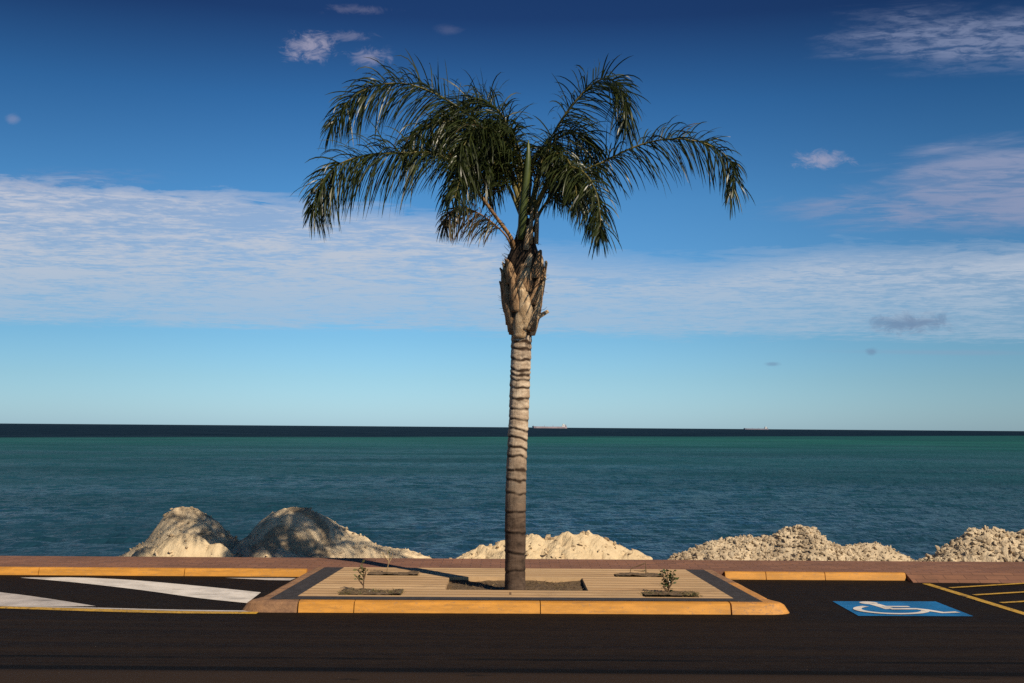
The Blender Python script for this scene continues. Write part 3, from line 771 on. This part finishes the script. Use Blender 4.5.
# faces turned to the camera (front is -Y): big crossing bases as in the photo
for (dz, da, L, w, fl, mat, ln) in ((-.02,-1.95,.40,.20,.0,m_boot2,.55), (.10,-1.15,.42,.20,.01,m_boot2,-.55), (.02,-2.6,.55,.20,.015,m_boot,-.2), (.05,-.45,.5,.2,.02,m_boot,.25),
                                    (.42,-1.6,.26,.24,.02,m_boot,.1), (.50,-2.3,.24,.2,.03,m_boot,-.3), (.55,-.8,.28,.2,.03,m_boot,.3), (.36,-2.9,.30,.16,.05,m_boot,-.1), (.40,-.1,.32,.16,.045,m_boot,.1)):
    boot(zb0+dz, da, L, w, fl, mat, ln)
# short cut stub to the right
mb = MB(); s0 = at_y(528,331,PY-.06); s1 = at_y(536,318,PY-.07); s2 = at_y(548.5,311,PY-.08)
tube(mb, [s0, s1, s2], [.035,.026,.016], 8); o = mb.build('leaf_base', m_boot2, root); o['label'] = 'pale cut leaf stub sticking out to the right'
# loose fibres
mb = MB()
for k in range(90):
    z = zb0 + H_*random.uniform(.1,.85); a = random.uniform(0,6.28) if k > 35 else random.gauss(math.pi, .35)
    c = axis(z); r_ = core_r(z)+.015; p = Vector((c.x+r_*math.cos(a), c.y+r_*math.sin(a), z)); o_ = Vector((math.cos(a), math.sin(a), random.uniform(.1,1.2)))
    L = random.uniform(.03,.085); q = p + o_.normalized()*L*.5; e_ = q + (o_+Vector((random.gauss(0,.5),random.gauss(0,.5),random.gauss(-.3,.6)))).normalized()*L*.5
    tube(mb, [p, q, e_], [.0022,.0017,.0008], 4)
mb.build('loose_fibres', m_fib, root)['kind'] = 'stuff'

def leaflet(mb, p, d0, L, w, grav, mi=0, wind=Vector((0,0,0)), seg=6, twist=None):
    pts = [p.copy()]; d_ = d0.normalized(); dirs = [d_.copy()]
    for k in range(seg):
        pts.append(pts[-1] + d_*L/seg)
        d_ = (d_ + Vector((0,0,-1))*grav*(.35+.9*(k+1)/seg) + wind).normalized(); dirs.append(d_.copy())
    sv = twist if twist is not None else Vector((random.gauss(0,1),random.gauss(0,1),random.gauss(0,1)))
    vs = []
    for k, q in enumerate(pts):
        t = k/seg; s = dirs[k].cross(sv)
        s = s.normalized() if s.length > 1e-4 else Vector((1,0,0))
        ww = w*(.55+.9*t)*(1-t)**.6*1.15 if t < 1 else w*.06
        ww = max(ww, w*.10); vs += [q - s*ww/2, q + s*ww/2]
    mb.add(vs, [(2*k,2*k+1,2*k+3,2*k+2) for k in range(seg)], mi, True)

def frond(path, start, n, Lmax, dense=.95, mats=(m_leaf, m_leafdry), dry=.008, stalk=m_stalk, hang=.30, upb=(-25,70), r0=.022, dryseg=None, wind=(0,0,0), label=None, wl=.0148, base_r=None):
    start *= .62 if dryseg is None else 1.0; r0 *= .72; n = int(n*2.9); hang *= .95; Lmax *= 1.02; upb = (upb[0]-15, upb[1])
    pts = catmull([at_y(px, py, PY+dz) for px, py, dz in path], 90)
    mb = MB(); N = n
    for i in range(N):
        t = start + (1-start)*(i+.5)/N; fi = t*90; k = min(int(fi), 89); p = pts[k].lerp(pts[k+1], fi-k)
        T = (pts[min(k+2,90)]-pts[max(k-1,0)]).normalized()
        Sd = T.cross(Vector((0,0,1)))
        Sd = Sd.normalized() if Sd.length > .15 else T.cross(Vector((0,1,0))).normalized()
        Nn = Sd.cross(T).normalized()
        s = (t-start)/(1-start)
        Lp = float(np.interp(s, [0,.12,.4,.75,.92,1], [.55,.85,1.0,.80,.58,.42]))*Lmax
        for side in (-1, 1):
            if random.random() > dense: continue
            fo_ = float(np.interp(s, [0,.6,1], [.40,.6,1.5]))*random.uniform(.7,1.3)
            jit_ = Vector((random.gauss(0,.10),random.gauss(0,.10),random.gauss(0,.10)))
            if random.random() < .64:                      # the hanging rows
                be = RAD(random.uniform(upb[0]-35, upb[0]+50)); Lq = Lp*random.uniform(.78,1.2); g_ = hang*random.uniform(.5,1.2)
            else:                                          # the shorter rows that stand up from the rachis
                be = RAD(random.uniform(15, upb[1]+8)); Lq = Lp*random.uniform(.42,.80); g_ = hang*random.uniform(.5,2.0)
            d0 = T*fo_ + Sd*side*math.cos(be) + Nn*math.sin(be) + jit_
            leaflet(mb, p, d0, Lq, wl*random.uniform(.7,1.25), g_, 1 if random.random() < dry else 0, Vector(wind))
    fr = mb.build('frond', list(mats), root)
    if label: fr['label'] = label
    mb = MB(); rads = [float(np.interp(i/90, [0,.1,start+.02,1], [base_r or r0*1.5, r0*1.15, r0*.85, .003])) for i in range(91)]
    pp = pts[::2]; rr = rads[::2]
    if dryseg:
        a, c = int(dryseg[0]*45), int(dryseg[1]*45)
        tube(mb, pp[:c+1], rr[:c+1], 8, 1); tube(mb, pp[c:], rr[c:], 8, 0)
    else: tube(mb, pp, rr, 8, 0)
    so_ = mb.build('leaf_stalk', [stalk, m_stalkdry])
    so_.parent = fr
    return fr
# upper left, lower left, short brown one, upper right, right, hanging right, and the crowded middle
frond([(526,218,-0),(512,180,-0),(496,148,-0),(470,117,-0.03),(438,95,-0.07),(406,84,-0.11),(374,86,-0.15),(348,101,-0.2),(331,126,-0.25)], .24, 92, .60, upb=(-35,75), hang=.26)
frond([(516,256,-.06),(511,238,-.1),(496,217,-.14),(472,184,-.2),(454,163,-.25),(430,153,-.3),(400,153,-.38),(367,155,-.42),(338,165,-.46),(320,185,-.5),(312,212,-.5)], .40, 88, .60, dryseg=(0,.42), upb=(-45,70), hang=.26, stalk=m_stalk)
frond([(513,250,-.05),(506,236,-.12),(494,224,-.2),(480,214,-.3),(464,208,-.4),(450,212,-.5),(444,224,-.55)], .42, 44, .34, dry=.8, stalk=m_stalkdry, upb=(-60,25), hang=.35, r0=.012, wl=.014, label='short browned lower frond on the left')
frond([(530,214,-0),(540,165,-0),(553,135,-0),(568,111,-0.02),(585,91,-0.04),(603,79,-0.07),(618,85,-0.09),(627,104,-0.12),(624,128,-0.15)], .30, 66, .54, upb=(-35,70), hang=.24, dense=.9)
frond([(534,232,-0),(539,214,-0),(553,195,-0),(575,175,-0.01),(605,161,-0.02),(637,146,-0.04),(669,139,-0.06),(700,142,-0.08),(724,154,-0.1),(734,174,-0.13),(731,198,-0.15)], .30, 84, .50, upb=(-35,80), hang=.30, dense=.86, r0=.019)
frond([(531,216,-.05),(548,182,-.2),(566,168,-.38),(583,172,-.55),(595,190,-.68),(600,214,-.76),(600,238,-.8)], .26, 44, .44, upb=(-40,45), hang=.34)
frond([(526,214,0),(518,160,0),(506,122,0.03),(488,103,0.09),(468,100,0.17),(450,112,0.26),(438,136,0.35)], .30, 66, .56, upb=(-30,75), hang=.28)
frond([(525,214,-0),(515,165,-0),(502,138,-0.09),(484,128,-0.24),(466,142,-0.41),(456,166,-0.6)], .26, 62, .56, upb=(-40,60), hang=.32)
frond([(531,214,-0),(541,172,-0),(553,155,-0.1),(566,158,-0.28),(574,176,-0.48),(577,200,-0.7)], .26, 52, .46, upb=(-40,50), hang=.34)
frond([(526,213,-0),(522,165,-0),(514,136,-0.01),(503,124,-0.04),(490,130,-0.07),(482,152,-0.1)], .26, 54, .50, upb=(-40,60), hang=.34)
frond([(523,220,-0),(508,186,-0),(492,165,-0.05),(474,160,-0.14),(458,172,-0.24),(448,195,-0.35)], .28, 54, .50, upb=(-40,55), hang=.34)
frond([(532,220,-0),(546,190,-0),(562,178,-0.06),(580,182,-0.16),(592,200,-0.28),(598,224,-0.4)], .28, 50, .44, upb=(-40,50), hang=.34)
frond([(528,212,0),(524,172,0),(510,142,0.07),(492,128,0.2),(474,132,0.34),(462,150,0.5)], .26, 56, .54, upb=(-35,60), hang=.32)
frond([(530,212,0),(540,168,0),(556,140,0.06),(574,132,0.16),(590,142,0.28),(600,166,0.4)], .28, 50, .50, upb=(-35,60), hang=.32, dense=.85)
frond([(524,216,-0),(508,172,-0),(488,142,-0.02),(464,124,-0.08),(440,122,-0.15),(418,132,-0.22),(402,152,-0.3)], .28, 62, .54, upb=(-45,50), hang=.36)
frond([(525,216,-0),(512,182,-0),(494,163,-0.11),(476,162,-0.3),(462,176,-0.52),(455,198,-0.75)], .28, 50, .46, upb=(-45,45), hang=.36)
frond([(528,214,.03),(531,172,.2),(537,152,.35),(546,150,.5),(553,172,.6),(555,202,.65)], .28, 46, .44, upb=(-45,45), hang=.36)
frond([(523,214,.03),(513,174,.15),(503,160,.3),(494,170,.45),(489,200,.55)], .28, 44, .42, upb=(-45,45), hang=.36)
mb = MB(); pth = [at_y(px, py, PY-.24) for px, py in ((473,186),(465,175),(458,166),(452,158),(448,152))]
tube(mb, pth, [.010,.020,.026,.020,.008], 8); mb.build('sheath', m_stalkdry, root)
# the unopened spear and pale new stalks
mb = MB(); sp = catmull([at_y(521,240,PY-.10), at_y(523,210,PY-.16), at_y(526,182,PY-.20), at_y(528,158,PY-.22), at_y(528.5,140,PY-.20)], 20)
tube(mb, sp, [float(np.interp(i/20, [0,.2,.6,.85,1], [.036,.040,.034,.020,.004])) for i in range(21)], 12); mb.build('spear_leaf', m_spear, root)
for pth, rad_ in (([(530,244,-.1),(531,222,-.11),(532.5,206,-.1)], (.026,.022,.012)), ([(536,244,-.07),(537,224,-.09),(537,206,-.08)], (.024,.020,.012)), ([(526,250,-.13),(527,236,-.14),(528,226,-.13)], (.03,.022,.012))):
    mb = MB(); tube(mb, [at_y(a,c,PY+dz) for a,c,dz in pth], rad_, 8); mb.build('sheath', m_boot2, root)

# ------------------------------------------------------------------ young plants and grass on the island
def leafblade(mb, p, d, L, w, mi=0):
    d = d.normalized(); s = d.cross(Vector((random.gauss(0,1),random.gauss(0,1),random.gauss(0,1)))).normalized(); n_ = d.cross(s)
    q = [p, p+d*L*.3+s*w*.42+n_*L*.04, p+d*L*.62+s*w*.45+n_*L*.05, p+d*L, p+d*L*.62-s*w*.45+n_*L*.05, p+d*L*.3-s*w*.42+n_*L*.04]
    mb.add(q, [(0,1,2,3,4,5)], mi, True)
def sapling(base_px, stems, leaves, label, zoff, twig, leafm, cat='plant', lsize=(.025,.045)):
    c = at_z(base_px[0], base_px[1], zoff); r = empty('sapling', c); tag(r, label, cat)
    y0 = c.y; mbs = MB(); paths = []
    for st in stems:
        P = catmull([at_y(px, py, y0+dz) for px, py, dz in st], 12); paths.append(P)
        tube(mbs, P, [float(np.interp(i/12, [0,1], [.0075,.0025])) for i in range(13)], 6)
    mbs.build('stem', twig, r)
    if leaves:
        ml = MB()
        for (si, t0, t1, num) in leaves:
            for k in range(num):
                P = paths[si]; p = P[min(12, int(random.uniform(t0, t1)*12.99))]
                a = random.uniform(0, 6.28); dd = Vector((math.cos(a), math.sin(a), random.uniform(-.1,.9)))
                tw = p + dd.normalized()*random.uniform(0,.02); leafblade(ml, tw, dd, random.uniform(*lsize), random.uniform(*lsize)*.55, 0)
        ml.build('leaves', leafm, r)
    return r
zs1 = KH-.022
sapling((364,593.5), [[(364,594,0),(363.5,585,0),(364,576,-.01),(361.5,563,0)], [(363,585,0),(359,580,-.02),(356.5,577,-.03)], [(364,576,0),(360,573,.02),(358,569,.02)], [(364,579,0),(365.5,572,-.02),(363,567,-.02)]],
        [(0,.5,1,16),(1,.4,1,10),(2,.3,1,10),(3,.3,1,9)], 'spindly sapling with few small leaves near the left front of the island', zs1, m_twig, m_shrubdry)
sapling((388,575.2), [[(388,576,0),(387.5,569,0),(388.5,561,0),(387,551,.02)], [(388,564,0),(391,559,0),(393,553,0)], [(388,560,0),(384,556,.02),(382.5,552,.02)]],
        [(0,.6,1,6),(1,.4,1,5),(2,.5,1,4)], 'thin pale dried stem behind the spindly sapling at the back of the island', zs1, m_twigpale, m_shrubdry, lsize=(.014,.026))
sapling((668,596), [[(668,597,0),(668.5,588,0),(667,578,0),(668,570,0)], [(668,590,0),(672,582,-.02),(673.5,571,-.03)], [(668,588,0),(664,580,.02),(662.5,571,.02)], [(668,585,0),(671,577,.03),(676,580,.04)], [(668,592,0),(664,588,-.03),(664,585,-.04)]],
        [(0,.1,1,46),(1,.3,1,34),(2,.35,1,30),(3,.3,1,26),(4,.4,1,16)], 'leafy green young shrub near the right front of the island', zs1, m_twig, m_shrub, lsize=(.022,.042))
sapling((646,576.8), [[(646,577,0),(646,570,0),(645.5,563,0)], [(645.5,563,0),(638,566,.01),(631,569,.01),(630.5,576,.01)], [(646,571,0),(640,571,.02),(634,570.5,.02)]],
        [(0,.3,.8,8)], 'bare bent twig with a broken branch behind the green shrub', zs1, m_twig, m_shrubdry, lsize=(.012,.024))
def tufts(name, r, nblades, hh, mats, label, cat, weights=None, clumps=None, zg=KH-.03):
    mb = MB()
    for k in range(nblades):
        if clumps and random.random() < .8:
            cx, sx = random.choice(clumps); xx = r[0]+(r[1]-r[0])*min(1,max(0,random.gauss(cx, sx)))
        else: xx = random.uniform(r[0]+.01, r[1]-.01)
        yv = random.uniform(r[2]+.01, r[3]-.01)
        dn_ = .5+.5*mnoise.noise(Vector((xx*4,yv*5,2)))
        if not clumps and random.random() > .35+dn_: continue
        a = random.uniform(0,6.28); L = random.uniform(.4,1.0)*hh
        d0 = Vector((math.cos(a)*.7, math.sin(a)*.7, random.uniform(.35,1.0)))
        leaflet(mb, Vector((xx,yv,zg)), d0, L, random.uniform(.004,.009), .25, random.choice(range(len(mats))) if weights is None else random.choices(range(len(mats)), weights)[0], seg=3)
    o = mb.build(name, mats); tag(o, label, cat, kind='stuff'); return o
tufts('dry_grass', pits['tree'], 1700, .085, [m_grass, m_soil, m_twig], 'short dry grass filling the pit round the palm trunk', 'grass', (4,3,3), zg=KH-.068)
for k_, cl, lb in (('fl', [(.12,.08),(.45,.12),(.88,.06)], 'low weeds in the planting slot of the spindly sapling'), ('bl', None, 'sparse dry weeds in the slot of the pale dried stem'),
                   ('fr', [(.15,.08),(.55,.1),(.92,.05)], 'low weeds in the planting slot of the leafy green shrub'), ('br', None, 'sparse dry weeds in the slot of the bent twig')):
    tufts('weeds', pits[k_], 1000 if cl else 520, .075 if cl else .055, [m_weed, m_grass, m_shrub], lb, 'weeds', (4,3,2) if cl else (3,6,0), cl, zg=KH-.018)

# ------------------------------------------------------------------ far ships
def ship(px0, px1, dist_, hull, label, white_at, hh, sup_h, sup_w):
    a = at_y(px0, 427, dist_).x; c = at_y(px1, 427, dist_).x; L = c-a
    r = empty('cargo_ship', ((a+c)/2, dist_, SEA)); tag(r, label, 'ship', None)
    mb = MB(); B = 12; y0 = dist_
    st = [(a, .2, hh*1.15), (a+L*.05, .75, hh*1.05), (a+L*.12, 1, hh*.95), (a+L*.5, 1, hh*.88), (a+L*.94, 1, hh*.95), (c, .8, hh*1.0)]
    vs = []
    for (xx, wf, dk) in st:
        ins = L*.02 if xx == a else 0
        vs += [(xx+ins, y0-B*wf, SEA-2), (xx, y0-B*wf, SEA+dk), (xx, y0+B*wf, SEA+dk), (xx+ins, y0+B*wf, SEA-2)]
    fs = [(4*i+j, 4*i+(j+1)%4, 4*(i+1)+(j+1)%4, 4*(i+1)+j) for i in range(len(st)-1) for j in range(4)]
    fs += [(0,3,2,1), tuple(4*(len(st)-1)+j for j in range(4))]
    mb.add(vs, fs); mb.build('hull', hull, r)
    mb = MB(); sx = a + L*white_at
    box(mb, sx-sup_w/2, sx+sup_w/2, y0-10, y0+10, SEA+hh*.9, SEA+sup_h*.7); box(mb, sx-sup_w*.32, sx+sup_w*.3, y0-11, y0+11, SEA+sup_h*.7+.01, SEA+sup_h)
    mb.build('bridge_house', m_ship, r)
    mb = MB(); tube(mb, [(sx+sup_w*.75, y0, SEA+hh*.9), (sx+sup_w*.75, y0, SEA+sup_h*.85)], [3, 2.6], 10); mb.build('funnel', m_hulldark, r)
    for f_ in (.04, .36, .6):
        mb = MB(); tube(mb, [(a+L*f_, y0, SEA+hh*.85), (a+L*f_, y0, SEA+hh*.85+sup_h*.38)], [1.0, .5], 6); mb.build('mast', m_hulldark, r)
ship(532, 567, 5000, m_hull, 'far cargo ship with white bridge house on the horizon just right of the palm trunk', .90, 8, 19, 13)
ship(743.5, 768, 7000, m_hulldark, 'smaller faint grey cargo ship on the horizon farther right of the palm', .90, 7, 18, 11)
